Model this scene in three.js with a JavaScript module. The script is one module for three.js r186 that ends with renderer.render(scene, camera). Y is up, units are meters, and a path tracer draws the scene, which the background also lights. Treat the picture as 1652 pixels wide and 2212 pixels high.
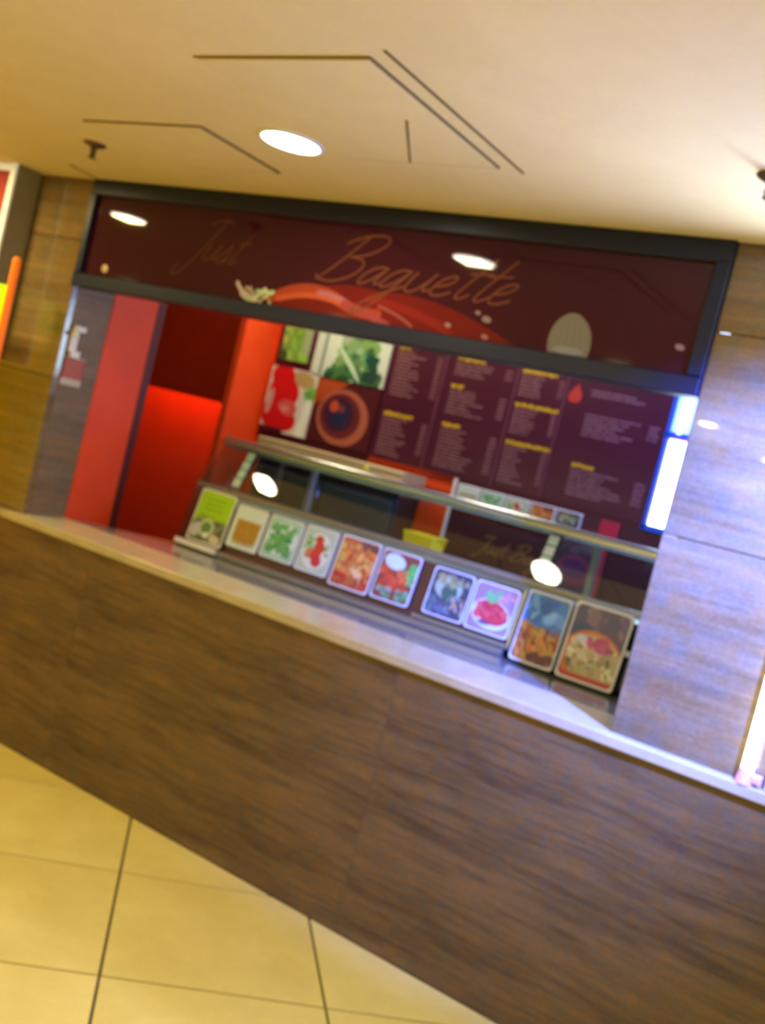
import * as THREE from 'three';
import { RectAreaLightUniformsLib } from 'three/addons/lights/RectAreaLightUniformsLib.js';
import { mergeGeometries } from 'three/addons/utils/BufferGeometryUtils.js';

// ---------------------------------------------------------------- camera, lights of the whole place, exposure
const scene = new THREE.Scene();
scene.background = new THREE.Color(0x000000);
const camera = new THREE.PerspectiveCamera(53.038, 1652 / 2212, 0.05, 60);
camera.position.set(0, 1.6, 2.972);
camera.rotation.order = 'YXZ';
camera.rotation.set(-0.05896, 0.55212, 0.24296);
camera.focus = 0.9; camera.userData.fStop = 6.4;
const renderer = new THREE.WebGLRenderer({ antialias: true });
renderer.toneMapping = THREE.LinearToneMapping;
renderer.toneMappingExposure = 1.52;
renderer.shadowMap.enabled = true;
RectAreaLightUniformsLib.init();
const WARM = new THREE.Color(1, 0.85, 0.42), COOL = new THREE.Color(0.36, 0.5, 1), AMBER = new THREE.Color(1, 0.8, 0.22), BLUE = new THREE.Color(0.09, 0.17, 1), SKYISH = new THREE.Color(0.6, 0.7, 1), WHITE = new THREE.Color(1, 0.93, 0.82);
const LAMP = 95, ROWS = 220, TUBE = 170, SPOT = 105, INSIDE = 26;

// ---------------------------------------------------------------- helpers
function rng(seed) { let a = seed >>> 0; return () => { a = (a + 0x6D2B79F5) | 0; let t = Math.imul(a ^ (a >>> 15), 1 | a); t = (t + Math.imul(t ^ (t >>> 7), 61 | t)) ^ t; return ((t ^ (t >>> 14)) >>> 0) / 4294967296; }; }
const used = new Map();
function numbered(name) { const n = used.get(name) || 0; used.set(name, n + 1); return n ? `${name}_${String(n).padStart(3, '0')}` : name; }
function thing(name, label, category, [x, y, z] = [0, 0, 0], group) {
  const o = new THREE.Group(); o.name = numbered(name); scene.add(o); o.position.set(x, y, z);
  o.userData = { label, category }; if (group) o.userData.group = group; return o;
}
function struct(name, label, category) { const o = new THREE.Group(); o.name = numbered(name); o.userData = { kind: 'structure', label, category }; scene.add(o); return o; }
function part(name, geo, mat, parent, [x, y, z] = [0, 0, 0], rx = 0, ry = 0, rz = 0) {
  const m = new THREE.Mesh(geo, mat);
  let n = name, k = 0; while (parent.children.some((c) => c.name === n)) n = `${name}_${String(++k).padStart(3, '0')}`;
  m.name = n; m.position.set(x, y, z); m.rotation.set(rx, ry, rz); m.castShadow = m.receiveShadow = true; parent.add(m); return m;
}
// chamfered box centred at the origin, uv in metres with an offset
const boxCache = new Map();
function box(w, h, d, c = 0.003, ou = 0, ov = 0) {
  const key = [w, h, d, c, ou, ov].map((v) => v.toFixed(4)).join();
  if (boxCache.has(key)) return boxCache.get(key);
  c = Math.min(c, w / 2.2, h / 2.2, d / 2.2);
  const s = new THREE.Shape(); const a = w / 2 - c, b = h / 2 - c;
  s.moveTo(-a, -b); s.lineTo(a, -b); s.lineTo(a, b); s.lineTo(-a, b); s.closePath();
  const g = new THREE.ExtrudeGeometry(s, { depth: d - 2 * c, bevelEnabled: true, bevelThickness: c, bevelSize: c, bevelSegments: 1 });
  g.translate(0, 0, -(d / 2 - c)); g.computeVertexNormals();
  metreUV(g, ou, ov); boxCache.set(key, g); return g;
}
function metreUV(g, ou = 0, ov = 0) {
  const p = g.attributes.position, n = g.attributes.normal, u = new Float32Array(p.count * 2);
  for (let i = 0; i < p.count; i++) {
    const ax = Math.abs(n.getX(i)), ay = Math.abs(n.getY(i)), az = Math.abs(n.getZ(i));
    let a, b; if (az >= ax && az >= ay) { a = p.getX(i); b = p.getY(i); } else if (ay >= ax) { a = p.getX(i); b = p.getZ(i); } else { a = p.getZ(i); b = p.getY(i); }
    u[2 * i] = a + ou; u[2 * i + 1] = b + ov;
  }
  g.setAttribute('uv', new THREE.BufferAttribute(u, 2));
}
// plate with rounded corners whose face carries a whole print (uv 0..1)
function plate(w, h, d, r = 0.008) {
  const s = new THREE.Shape(); const a = w / 2, b = h / 2;
  s.moveTo(-a + r, -b); s.lineTo(a - r, -b); s.quadraticCurveTo(a, -b, a, -b + r); s.lineTo(a, b - r); s.quadraticCurveTo(a, b, a - r, b);
  s.lineTo(-a + r, b); s.quadraticCurveTo(-a, b, -a, b - r); s.lineTo(-a, -b + r); s.quadraticCurveTo(-a, -b, -a + r, -b);
  const g = new THREE.ExtrudeGeometry(s, { depth: d, bevelEnabled: false, curveSegments: 4 });
  const p = g.attributes.position, u = new Float32Array(p.count * 2);
  for (let i = 0; i < p.count; i++) { u[2 * i] = p.getX(i) / w + 0.5; u[2 * i + 1] = p.getY(i) / h + 0.5; }
  g.setAttribute('uv', new THREE.BufferAttribute(u, 2)); return g;
}
// a prism over a polygon [[x,z]...] from y0 up to y1
function slabPoly(pts, y0, y1, c = 0.002) {
  const s = new THREE.Shape(pts.map(([x, z]) => new THREE.Vector2(x, -z)));
  const g = new THREE.ExtrudeGeometry(s, { depth: y1 - y0 - 2 * c, bevelEnabled: c > 0, bevelThickness: c, bevelSize: c, bevelOffset: -c, bevelSegments: 1 });
  g.rotateX(-Math.PI / 2); g.translate(0, y0 + c, 0); g.computeVertexNormals(); metreUV(g); return g;
}
// profile in the z-y plane swept along x
function sweepX(pts, x0, x1, closed = true) {
  const s = new THREE.Shape(pts.map(([z, y]) => new THREE.Vector2(-z, y)));
  const g = new THREE.ExtrudeGeometry(s, { depth: x1 - x0, bevelEnabled: false, curveSegments: 8 });
  g.rotateY(Math.PI / 2); g.translate(x0, 0, 0); metreUV(g); return g;
}

// ---------------------------------------------------------------- procedural textures
function lattice(seed, nx, ny) { const r = rng(seed), a = new Float32Array(nx * ny); for (let i = 0; i < a.length; i++) a[i] = r(); return (u, v) => { const x = u * nx, y = v * ny, xi = Math.floor(x), yi = Math.floor(y); let fx = x - xi, fy = y - yi; fx = fx * fx * (3 - 2 * fx); fy = fy * fy * (3 - 2 * fy); const X0 = ((xi % nx) + nx) % nx, X1 = (X0 + 1) % nx, Y0 = ((yi % ny) + ny) % ny, Y1 = (Y0 + 1) % ny; const p = a[Y0 * nx + X0], q = a[Y0 * nx + X1], s = a[Y1 * nx + X0], t = a[Y1 * nx + X1]; return (p + (q - p) * fx) * (1 - fy) + (s + (t - s) * fx) * fy; }; }
const mix = (a, b, t) => a + (b - a) * t;
function dataTex(n, m, fn, metres, srgb = true) {
  const d = new Uint8Array(n * m * 4);
  for (let j = 0; j < m; j++) for (let i = 0; i < n; i++) { const c = fn(i / n, j / m); const k = (j * n + i) * 4; d[k] = Math.max(0, Math.min(255, c[0])); d[k + 1] = Math.max(0, Math.min(255, c[1])); d[k + 2] = Math.max(0, Math.min(255, c[2])); d[k + 3] = 255; }
  const t = new THREE.DataTexture(d, n, m); t.wrapS = t.wrapT = THREE.RepeatWrapping; t.magFilter = THREE.LinearFilter; t.minFilter = THREE.LinearMipmapLinearFilter; t.generateMipmaps = true;
  if (srgb) t.colorSpace = THREE.SRGBColorSpace; t.repeat.set(1 / metres[0], 1 / metres[1]); t.needsUpdate = true; return t;
}
// bands of sediment / grain that run along the wall
function streaks(seed, palette, contrast, metres, n = 1024) {
  const b1 = lattice(seed, 3, 14), b2 = lattice(seed + 1, 6, 48), b3 = lattice(seed + 2, 16, 180), b4 = lattice(seed + 3, 256, 256), cl = lattice(seed + 4, 9, 11), cl2 = lattice(seed + 5, 26, 30), wv = lattice(seed + 6, 4, 4);
  return dataTex(n, n, (u, v) => {
    const w = v + (wv(u, v) - 0.5) * 0.018;
    let t = b1(u, w) * 0.3 + b2(u, w) * 0.28 + b3(u, w) * 0.22 + cl(u, v) * 0.14 + cl2(u, v) * 0.06; t = Math.max(0, Math.min(1, 0.5 + (t - 0.5) * contrast));
    const g = (b4(u, v) - 0.5) * 14, x = t * (palette.length - 1), i = Math.min(palette.length - 2, Math.floor(x)), f = x - i;
    const hue = (cl2(u * 1.7, w * 1.3) - 0.5) * 14;
    return [mix(palette[i][0], palette[i + 1][0], f) + g + hue, mix(palette[i][1], palette[i + 1][1], f) + g, mix(palette[i][2], palette[i + 1][2], f) + g - hue];
  }, metres);
}
function mottled(seed, base, amp, metres, n = 512) {
  const a = lattice(seed, 7, 7), b = lattice(seed + 1, 23, 23), c = lattice(seed + 2, 128, 128);
  return dataTex(n, n, (u, v) => { const t = (a(u, v) * 0.5 + b(u, v) * 0.3 + c(u, v) * 0.2 - 0.5) * amp; return [base[0] + t, base[1] + t, base[2] + t * 0.9]; }, metres);
}
function canvasTex(w, h, draw) { const c = document.createElement('canvas'); c.width = w; c.height = h; draw(c.getContext('2d'), w, h); const t = new THREE.CanvasTexture(c); t.colorSpace = THREE.SRGBColorSpace; t.anisotropy = 8; return t; }
const std = (o) => new THREE.MeshStandardMaterial(o), phys = (o) => new THREE.MeshPhysicalMaterial(o);

const wallTex = streaks(11, [[98, 79, 54], [114, 93, 62], [128, 104, 70], [140, 116, 82]], 1.5, [2.0, 1.1]);
const M = {
  jamb: std({ map: wallTex, roughness: 0.5 }),
  wall: phys({ clearcoat: 0.55, clearcoatRoughness: 0.025, map: wallTex, roughness: 0.15 }),
  front: std({ map: streaks(47, [[70, 51, 34], [88, 67, 41], [101, 79, 46], [112, 86, 49], [120, 87, 50]], 1.65, [0.95, 0.55]), roughness: 0.42 }),
  ceiling: std({ map: mottled(5, [230, 209, 148], 12, [1.7, 1.7]), roughness: 0.95 }),
  tile: [0, 1, 2].map((k) => std({ map: mottled(70 + 3 * k, [[228, 207, 112], [232, 213, 120], [223, 201, 106]][k], 20, [0.9, 0.9]), roughness: 0.16 })),
  grout: std({ color: 0x5a4a2c, roughness: 0.9 }),
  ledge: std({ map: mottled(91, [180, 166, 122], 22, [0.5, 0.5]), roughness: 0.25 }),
  ledgeReflection: std({ map: mottled(95, [112, 110, 98], 24, [0.4, 0.4]), roughness: 0.12 }),
  frame: std({ color: 0x1a2240, roughness: 0.35, metalness: 0.3 }),
  orange: std({ map: mottled(31, [236, 72, 8], 12, [0.8, 0.8]), roughness: 0.55 }),
  maroon: std({ color: 0x56162a, roughness: 0.3 }),
  steel: std({ color: 0xb9c2be, roughness: 0.24, metalness: 0.9 }),
  steelDull: std({ color: 0x9aa19c, roughness: 0.4, metalness: 0.7 }),
  glass: phys({ color: 0xf2fbf6, transmission: 1, roughness: 0.01, thickness: 0, ior: 1.5 }),
  white: std({ color: 0xe9e7dd, roughness: 0.5 }),
  dark: std({ color: 0x14181a, roughness: 0.5 }),
  hall: std({ map: mottled(61, [188, 172, 140], 16, [1.5, 1.5]), roughness: 0.8 }),
  seam: std({ color: 0x7c6238, roughness: 0.9 }),
  brass: std({ color: 0x6d5a35, roughness: 0.4, metalness: 0.7 }),
  lampGlow: std({ color: 0xffffff, emissive: 0xfff2dc, emissiveIntensity: 26 }),
  diffuserDim: std({ color: 0xffffff, emissive: 0xfff2dc, emissiveIntensity: 2 }),
  lampGlowCool: std({ color: 0xffffff, emissive: 0xe6f0ff, emissiveIntensity: 26 }),
};
function printMat(tex, rough = 0.35) { return std({ map: tex, roughness: rough }); }

// ---------------------------------------------------------------- floor: big square tiles laid at 42 degrees to the counter
{
  const fl = struct('floor', 'cream glossy floor tiles laid diagonally to the counter with thin dark joints', 'floor');
  part('grout_bed', box(16, 0.1, 14, 0.002), M.grout, fl, [-1.5, -0.056, 4.0]);
  const rot = -0.73379, c = Math.cos(rot), s = Math.sin(rot), ts = 0.6478, tu = -1.93754, tv = -1.22981, gap = 0.0045, r = rng(8);
  const clip = (poly, f) => { const out = []; for (let i = 0; i < poly.length; i++) { const a = poly[i], b = poly[(i + 1) % poly.length], fa = f(a), fb = f(b); if (fa >= 0) out.push(a); if ((fa >= 0) !== (fb >= 0)) { const t = fa / (fa - fb); out.push([a[0] + (b[0] - a[0]) * t, a[1] + (b[1] - a[1]) * t]); } } return out; };
  const full = new Map();
  for (let i = -9; i < 11; i++) for (let j = -9; j < 12; j++) {
    const u0 = tu + i * ts, v0 = tv + j * ts;
    const T = (u, v) => [c * u - s * v, s * u + c * v];
    let poly = [T(u0 + gap, v0 + gap), T(u0 + ts - gap, v0 + gap), T(u0 + ts - gap, v0 + ts - gap), T(u0 + gap, v0 + ts - gap)];
    poly = clip(poly, (p) => p[1] - 0.036); poly = clip(poly, (p) => p[0] + 5.8); poly = clip(poly, (p) => 2.0 - p[0]); poly = clip(poly, (p) => 4.4 - p[1]);
    if (poly.length < 3) { r(); continue; }
    part('tile', slabPoly(poly, -0.006, (r() - 0.5) * 0.0004, 0.0003), M.tile[Math.floor(r() * 3)], fl);
  }
  // the rest of the hall floor, beyond the tiles that can be told apart
  part('far_floor', box(15.8, 0.006, 6.4, 0.001), M.tile[0], fl, [-1.5, -0.003, 7.62]);
  part('side_floor', box(3.4, 0.006, 4.3, 0.001), M.tile[0], fl, [-7.55, -0.003, 2.2]);
  part('side_floor', box(4.3, 0.006, 4.3, 0.001), M.tile[0], fl, [4.2, -0.003, 2.2]);
}

// ---------------------------------------------------------------- ceiling
{
  const ce = struct('ceiling', 'low cream plaster ceiling of the passage with hairline joints', 'ceiling');
  part('plaster', box(15.8, 0.12, 11.06, 0.002), M.ceiling, ce, [-1.5, 2.4825, 5.28]);
  const strip = (a, b, w) => { const dx = b[0] - a[0], dz = b[1] - a[1], L = Math.hypot(dx, dz); part('crack', box(L, 0.004, w, 0.0008), M.seam, ce, [(a[0] + b[0]) / 2, 2.4208, (a[1] + b[1]) / 2], 0, -Math.atan2(dz, dx)); };
  strip([-3.575, 0.185], [-3.59, 0.03], 0.005);
}
function hatch(x0, x1, z0, z1, edges, label) {
  const crack = x0 > -2;
  const h = thing('access_hatch', label, 'hatch', [(x0 + x1) / 2, 2.4225, (z0 + z1) / 2]); const w = x1 - x0, d = z1 - z0;
  part('panel', box(w - 0.012, 0.006, d - 0.012, 0.001), M.ceiling, h, [0, -0.003, 0]);
  for (const [e, t] of edges) {
    if (e === 'n') part('joint', box(w, 0.004, t, 0.0006), M.seam, h, [0, -0.002, -d / 2]);
    if (e === 's') part('joint', box(w, 0.004, t, 0.0006), M.seam, h, [0, -0.002, d / 2]);
    if (e === 'e') part('joint', box(t, 0.004, d, 0.0006), M.seam, h, [w / 2, -0.002, 0]);
    if (e === 'w') part('joint', box(t, 0.004, d, 0.0006), M.seam, h, [-w / 2, -0.002, 0]);
    if (e === 's' && crack) for (const [p, q, wd] of [[[0.159, -0.0075], [-0.018, -0.32], 0.007]]) { const dx = q[0] - p[0], dz = q[1] - p[1]; part('crack', box(Math.hypot(dx, dz), 0.002, wd, 0.0005), M.seam, h, [(p[0] + q[0]) / 2, -0.0066, (p[1] + q[1]) / 2], 0, -Math.atan2(dz, dx)); }
    if (e === 'e2') part('joint', box(t, 0.004, d + 0.06, 0.0006), M.seam, h, [w / 2 + 0.06, -0.002, 0]);
  }
}
hatch(-2.9, -2.366, 0.3, 0.695, [['s', 0.007], ['e', 0.012], ['n', 0.003], ['w', 0.002]], 'small ceiling access hatch with a dark joint beside the sprinkler left of the lit downlight');
hatch(-1.955, -1.425, 0.5, 1.165, [['s', 0.003], ['e', 0.008], ['e2', 0.007], ['n', 0.003]], 'large ceiling access hatch with a double joint to the right of the lit downlight');

// ---------------------------------------------------------------- hall beyond the photograph, closed all round
{
  const b = struct('wall_hall_back', 'plain cream wall on the far side of the passage', 'wall'); part('plaster', box(15.8, 2.5, 0.15, 0.003), M.hall, b, [-1.5, 1.2, 10.75]);
  const l = struct('wall_hall_left', 'plain cream wall closing the passage at its left end', 'wall'); part('plaster', box(0.15, 2.5, 11, 0.003), M.hall, l, [-9.3, 1.2, 5.3]);
  const r = struct('wall_hall_right', 'plain cream wall closing the passage at its right end', 'wall'); part('plaster', box(0.15, 2.5, 11, 0.003), M.hall, r, [6.3, 1.2, 5.3]);
}

// ---------------------------------------------------------------- stone walls left and right of the opening, built of large panels
function stoneWall(name, label, x0, x1, cols, seed) {
  const w = struct(name, label, 'wall'); const r = rng(seed), rows = [[0, 0.905], [0.9555, 1.56], [1.56, 2.16], [2.16, 2.4215]];
  part('core', box(x1 - x0 - 0.068, 1.462, 0.2, 0.002), M.grout, w, [(x0 + x1) / 2, 1.689, -0.133]);
  for (const [y0, y1] of rows.slice(1)) for (let k = 0; k < cols.length - 1; k++) {
    const a = cols[k], b = cols[k + 1];
    part('stone_panel', box(b - a - 0.003, y1 - y0 - 0.003, 0.03, 0.0018, r() * 5, r() * 5), M.wall, w, [(a + b) / 2, (y0 + y1) / 2, -0.015 - r() * 0.0015]);
  }
  return { w, r, rows };
}
{
  const { w, r, rows } = stoneWall('wall_left', 'polished brown banded stone wall left of the shop opening', -9.2, -3.613, [-9.2, -8, -6.8, -5.6, -4.4, -3.613], 3);
  for (const [y0, y1] of rows.slice(1)) part('stone_panel', box(0.03, y1 - y0 - 0.003, 0.203, 0.0018, r() * 5, r() * 5), M.jamb, w, [-3.628, (y0 + y1) / 2, -0.1325]);
  stoneWall('wall_right', 'polished brown banded stone wall right of the shop opening', -0.885, 6.2, [-0.885, 0.9, 2.7, 4.5, 6.2], 21);
}

// ---------------------------------------------------------------- counter front of streaked laminate, and the worktop
{
  const c = thing('counter', 'long brown streaked laminate counter front standing on the tiled floor', 'counter', [0, 0, 0]);
  part('carcass', box(15.2, 0.9, 0.12, 0.002), M.dark, c, [-1.5, 0.452, -0.06]);
  const cols = [-9.1, -7.6, -6.1, -4.6, -3.1, -1.6, -0.1, 1.4, 2.9, 4.4, 6.1]; let ou = 0;
  for (let k = 0; k < cols.length - 1; k++) { const a = cols[k], b = cols[k + 1], m = (a + b) / 2; part('front_panel', box(b - a - 0.0006, 0.918, 0.032, 0.0005, m + 0.17 * k, 0.4), M.front, c, [m, 0.4605, 0.018]); }
  const t = thing('worktop', 'pale beige polished ledge along the top of the brown counter', 'worktop', [0, 0, 0]);
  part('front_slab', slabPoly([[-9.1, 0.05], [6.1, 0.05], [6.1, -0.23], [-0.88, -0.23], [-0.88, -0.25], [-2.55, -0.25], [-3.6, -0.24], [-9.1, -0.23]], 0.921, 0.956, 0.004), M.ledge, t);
  part('rear_slab', slabPoly([[-3.6, -0.244], [-2.55, -0.254], [-0.88, -0.254], [-0.88, -1.3], [-3.0, -1.3], [-3.235, -0.6]], 0.921, 0.955, 0.003), M.ledgeReflection, t);  // darker tone carries the display mirrored in the polished ledge
}

// ---------------------------------------------------------------- script lettering (hand drawn strokes)
const GL = {
  J: [1.5, [[0.1, 2.1], [0.6, 2.5, 1.2, 2.5, 1.7, 2.35]], [[1.25, 2.42], [1.15, 1.2, 1.05, 0, 0.6, -0.8], [0.3, -1.3, -0.3, -1, 0, -0.4]]],
  u: [1.2, [[0, 0.95], [0, 0.2, 0.1, 0, 0.4, 0], [0.7, 0, 0.82, 0.5, 0.88, 1]], [[0.88, 1], [0.8, 0.3, 0.85, 0, 1.2, 0.2]]],
  s: [0.95, [[0, 0.2], [0.4, 0.5, 0.5, 0.9, 0.5, 1.1], [0.9, 0.6, 0.9, 0.2, 0.55, 0], [0.4, -0.1, 0.2, 0, 0.12, 0.15]], [[0.55, 0], [0.75, 0, 0.85, 0.1, 0.95, 0.25]]],
  t: [0.85, [[0.5, 2], [0.42, 1, 0.2, 0, 0.5, 0], [0.65, 0, 0.75, 0.1, 0.85, 0.25]], [[0.05, 1.2], [0.3, 1.25, 0.6, 1.25, 0.95, 1.3]]],
  B: [2.15, [[0.75, 2.35], [0.6, 1.3, 0.4, 0.5, 0.15, 0]], [[0.0, 1.9], [0.4, 2.6, 2.1, 2.7, 1.85, 1.95], [1.7, 1.5, 1.1, 1.3, 0.75, 1.28], [1.7, 1.3, 1.95, 0.9, 1.7, 0.45], [1.4, -0.1, 0.4, -0.2, -0.05, 0.2]]],
  a: [1.15, [[0.85, 0.9], [0.3, 1.2, -0.05, 0.6, 0.05, 0.2], [0.15, -0.15, 0.6, 0.1, 0.85, 0.95]], [[0.85, 0.95], [0.75, 0.2, 0.8, 0, 1.15, 0.2]]],
  g: [1.15, [[0.85, 0.9], [0.3, 1.2, -0.05, 0.6, 0.05, 0.2], [0.15, -0.15, 0.6, 0.1, 0.85, 0.95]], [[0.85, 0.95], [0.75, 0, 0.6, -1.2, 0.2, -1.4], [-0.4, -1.5, 0, -0.5, 1.15, 0.2]]],
  e: [0.95, [[0.1, 0.45], [0.8, 0.5, 0.85, 1.05, 0.45, 1], [0, 0.9, -0.1, 0, 0.4, 0], [0.6, 0, 0.8, 0.1, 0.95, 0.25]]],
};
function script(ctx, text, x, y, sx, sy, slant, lw, style) {
  ctx.save(); ctx.strokeStyle = style; ctx.lineCap = 'round'; ctx.lineJoin = 'round'; ctx.lineWidth = lw; let px = 0;
  for (const ch of text) { if (ch === ' ') { px += 1.0; continue; } const g = GL[ch]; const P = (a, b) => [x + (px + a) * sx + b * sy * slant, y - b * sy];
    for (const st of g.slice(1)) { ctx.beginPath(); ctx.moveTo(...P(st[0][0], st[0][1])); for (const q of st.slice(1)) ctx.bezierCurveTo(...P(q[0], q[1]), ...P(q[2], q[3]), ...P(q[4], q[5])); ctx.stroke(); }
    px += g[0]; }
  ctx.restore();
}
const blob = (ctx, x, y, rx, ry, a, col) => { ctx.fillStyle = col; ctx.beginPath(); ctx.ellipse(x, y, rx, ry, a, 0, 7); ctx.fill(); };
const rgb = (a, j, r) => `rgb(${a.map((v) => Math.round(v + (r() - 0.5) * j)).join()})`;
function leafy(ctx, r, n, x0, y0, x1, y1, cols, s0, s1) { for (let i = 0; i < n; i++) { const x = mix(x0, x1, r()), y = mix(y0, y1, r()), s = mix(s0, s1, r()); blob(ctx, x, y, s, s * mix(0.4, 0.8, r()), r() * 3.14, rgb(cols[Math.floor(r() * cols.length)], 24, r)); } }

// ---------------------------------------------------------------- shop sign over the opening
{
  const s = thing('shop_sign', 'glossy maroon shop sign in a dark frame with gold script lettering over the opening', 'sign', [-2.255, 2.19, 0]);
  const X = 2.255, W = 2.64, H = 0.345;                      // print covers x -3.575..-0.935, y 2.01..2.355
  part('frame_bar', box(2.725, 0.066, 0.075, 0.004), M.frame, s, [0.007, 0.198, -0.018]);
  part('frame_bar', box(2.725, 0.056, 0.085, 0.004), M.frame, s, [0.007, -0.198, -0.02]);
  part('frame_bar', box(0.036, 0.338, 0.075, 0.004), M.frame, s, [-1.338, 0, -0.018]);
  part('frame_bar', box(0.046, 0.338, 0.075, 0.004), M.frame, s, [1.347, 0, -0.018]);
  const cx = (x) => (x + 3.575) / W * 2048, cy = (y) => (2.3625 - y) / H * 268;
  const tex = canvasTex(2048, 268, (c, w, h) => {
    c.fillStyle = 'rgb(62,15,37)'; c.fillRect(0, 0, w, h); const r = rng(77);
    // sliced meat, sauce and salad along the bottom of the sign
    const sw = (pts, col, lw) => { c.strokeStyle = col; c.lineWidth = lw; c.lineCap = 'round'; c.beginPath(); c.moveTo(cx(pts[0][0]), cy(pts[0][1])); for (let i = 1; i + 1 < pts.length; i += 2) c.quadraticCurveTo(cx(pts[i][0]), cy(pts[i][1]), cx(pts[i + 1][0]), cy(pts[i + 1][1])); c.stroke(); };
    c.fillStyle = 'rgb(112,26,32)'; c.beginPath(); c.moveTo(cx(-2.55), cy(2.0)); c.quadraticCurveTo(cx(-2.35), cy(2.17), cx(-2.05), cy(2.13)); c.quadraticCurveTo(cx(-1.8), cy(2.16), cx(-1.45), cy(2.0)); c.fill();
    sw([[-2.53, 2.05], [-2.4, 2.13], [-2.25, 2.09], [-2.15, 2.04], [-2.05, 2.05]], 'rgb(168,66,48)', 30); sw([[-2.5, 2.05], [-2.36, 2.1], [-2.22, 2.07]], 'rgb(196,88,62)', 16);
    sw([[-2.32, 2.095], [-2.25, 2.1], [-2.18, 2.07]], 'rgb(176,110,130)', 14); sw([[-2.2, 2.07], [-2.1, 2.05], [-2.0, 2.02]], 'rgb(160,70,76)', 20);
    sw([[-2.1, 2.1], [-1.9, 2.09], [-1.75, 2.03]], 'rgb(134,34,36)', 22); sw([[-2.05, 2.08], [-1.95, 2.06], [-1.9, 2.03]], 'rgb(150,80,78)', 8);
    for (const [x0, y0, x1, y1] of [[-2.71, 2.085, -2.63, 2.04], [-2.68, 2.05, -2.6, 2.03], [-2.62, 2.03, -2.57, 2.075], [-2.57, 2.075, -2.53, 2.07]]) sw([[x0, y0], [(x0 + x1) / 2 - 0.01, (y0 + y1) / 2 - 0.015], [x1, y1]], rgb([196, 196, 170], 40, r), 14);
    for (let i = 0; i < 26; i++) blob(c, cx(-2.66 + r() * 0.13), cy(2.05 + (r() - 0.5) * 0.05), 5 + r() * 6, 3 + r() * 3, r() * 3, rgb([186, 190, 160], 50, r));
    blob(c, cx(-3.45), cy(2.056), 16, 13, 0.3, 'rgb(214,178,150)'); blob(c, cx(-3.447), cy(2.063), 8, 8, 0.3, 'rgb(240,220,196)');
    // pale dome and small pale spots at the right
    c.fillStyle = 'rgb(128,124,118)'; c.beginPath(); c.moveTo(cx(-1.385), cy(2.02)); c.bezierCurveTo(cx(-1.41), cy(2.1), cx(-1.37), cy(2.15), cx(-1.325), cy(2.155)); c.bezierCurveTo(cx(-1.28), cy(2.15), cx(-1.235), cy(2.1), cx(-1.25), cy(2.02)); c.fill();
    for (let i = 0; i < 5; i++) { c.strokeStyle = 'rgb(134,130,124)'; c.lineWidth = 5; c.beginPath(); c.moveTo(cx(-1.37 + i * 0.026), cy(2.02)); c.quadraticCurveTo(cx(-1.375 + i * 0.027), cy(2.1), cx(-1.345 + i * 0.01), cy(2.148)); c.stroke(); }
    blob(c, cx(-1.318), cy(2.036), 40, 9, 0, 'rgb(150,150,158)');
    for (const [x, y, a] of [[-1.623, 2.093, 14], [-1.614, 2.036, 11], [-1.76, 2.055, 10], [-1.66, 2.11, 9], [-0.975, 2.1, 12]]) blob(c, cx(x), cy(y), a, a * 0.6, 0.2, rgb([150, 124, 128], 20, r));
    script(c, 'Just', cx(-3.02), cy(2.15), 46, 52, 0.75, 5, 'rgb(98,54,48)');
    script(c, 'Baguette', cx(-2.36), cy(2.145), 66, 56, 0.85, 6, 'rgb(120,70,54)');
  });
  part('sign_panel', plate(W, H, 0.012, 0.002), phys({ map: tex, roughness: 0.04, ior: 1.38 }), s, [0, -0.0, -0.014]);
}

// ---------------------------------------------------------------- ceiling downlights (M is in view, the others reflect in the sign and the glass)
function downlight(x, z, label, col, glow, power, group) {
  const d = thing('downlight', label, 'lamp', [x, 2.4225, z], group);
  const rg = new THREE.LatheGeometry([[0.086, -0.001], [0.088, -0.007], [0.094, -0.009], [0.101, -0.006], [0.103, 0.0]].map(([a, b]) => new THREE.Vector2(a, b)), 40);
  part('trim_ring', rg, M.white, d);
  part('diffuser', new THREE.CylinderGeometry(0.087, 0.087, 0.004, 40), glow, d, [0, -0.004, 0]);
  const l = new THREE.RectAreaLight(col, power, 0.12, 0.12); l.position.set(x, 2.408, z); l.lookAt(x, 0, z); scene.add(l); return d;
}
downlight(-2.075, 0.61, 'bright round white downlight set in the ceiling in front of the sign', WARM, M.lampGlow, LAMP);
downlight(-4.06, 0.6, 'round downlight in the ceiling before the left stone wall, seen only as a reflection', AMBER, M.lampGlow, LAMP * 1.8);
downlight(-0.12, 0.6, 'round cool downlight in the ceiling before the right stone wall, outside the view', SKYISH, M.lampGlowCool, LAMP * 0.8);
for (const z of [3.0, 5.2, 7.6]) for (const x of [-6.6, -4.4, -2.3, -0.6, 1.5]) downlight(x, z, 'round downlight in the rows above the passage behind the viewpoint', x < -4 ? AMBER : x < -1 ? WARM : SKYISH, x < -1 ? M.lampGlow : M.lampGlowCool, ROWS, 'downlights behind the viewpoint');

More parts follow.
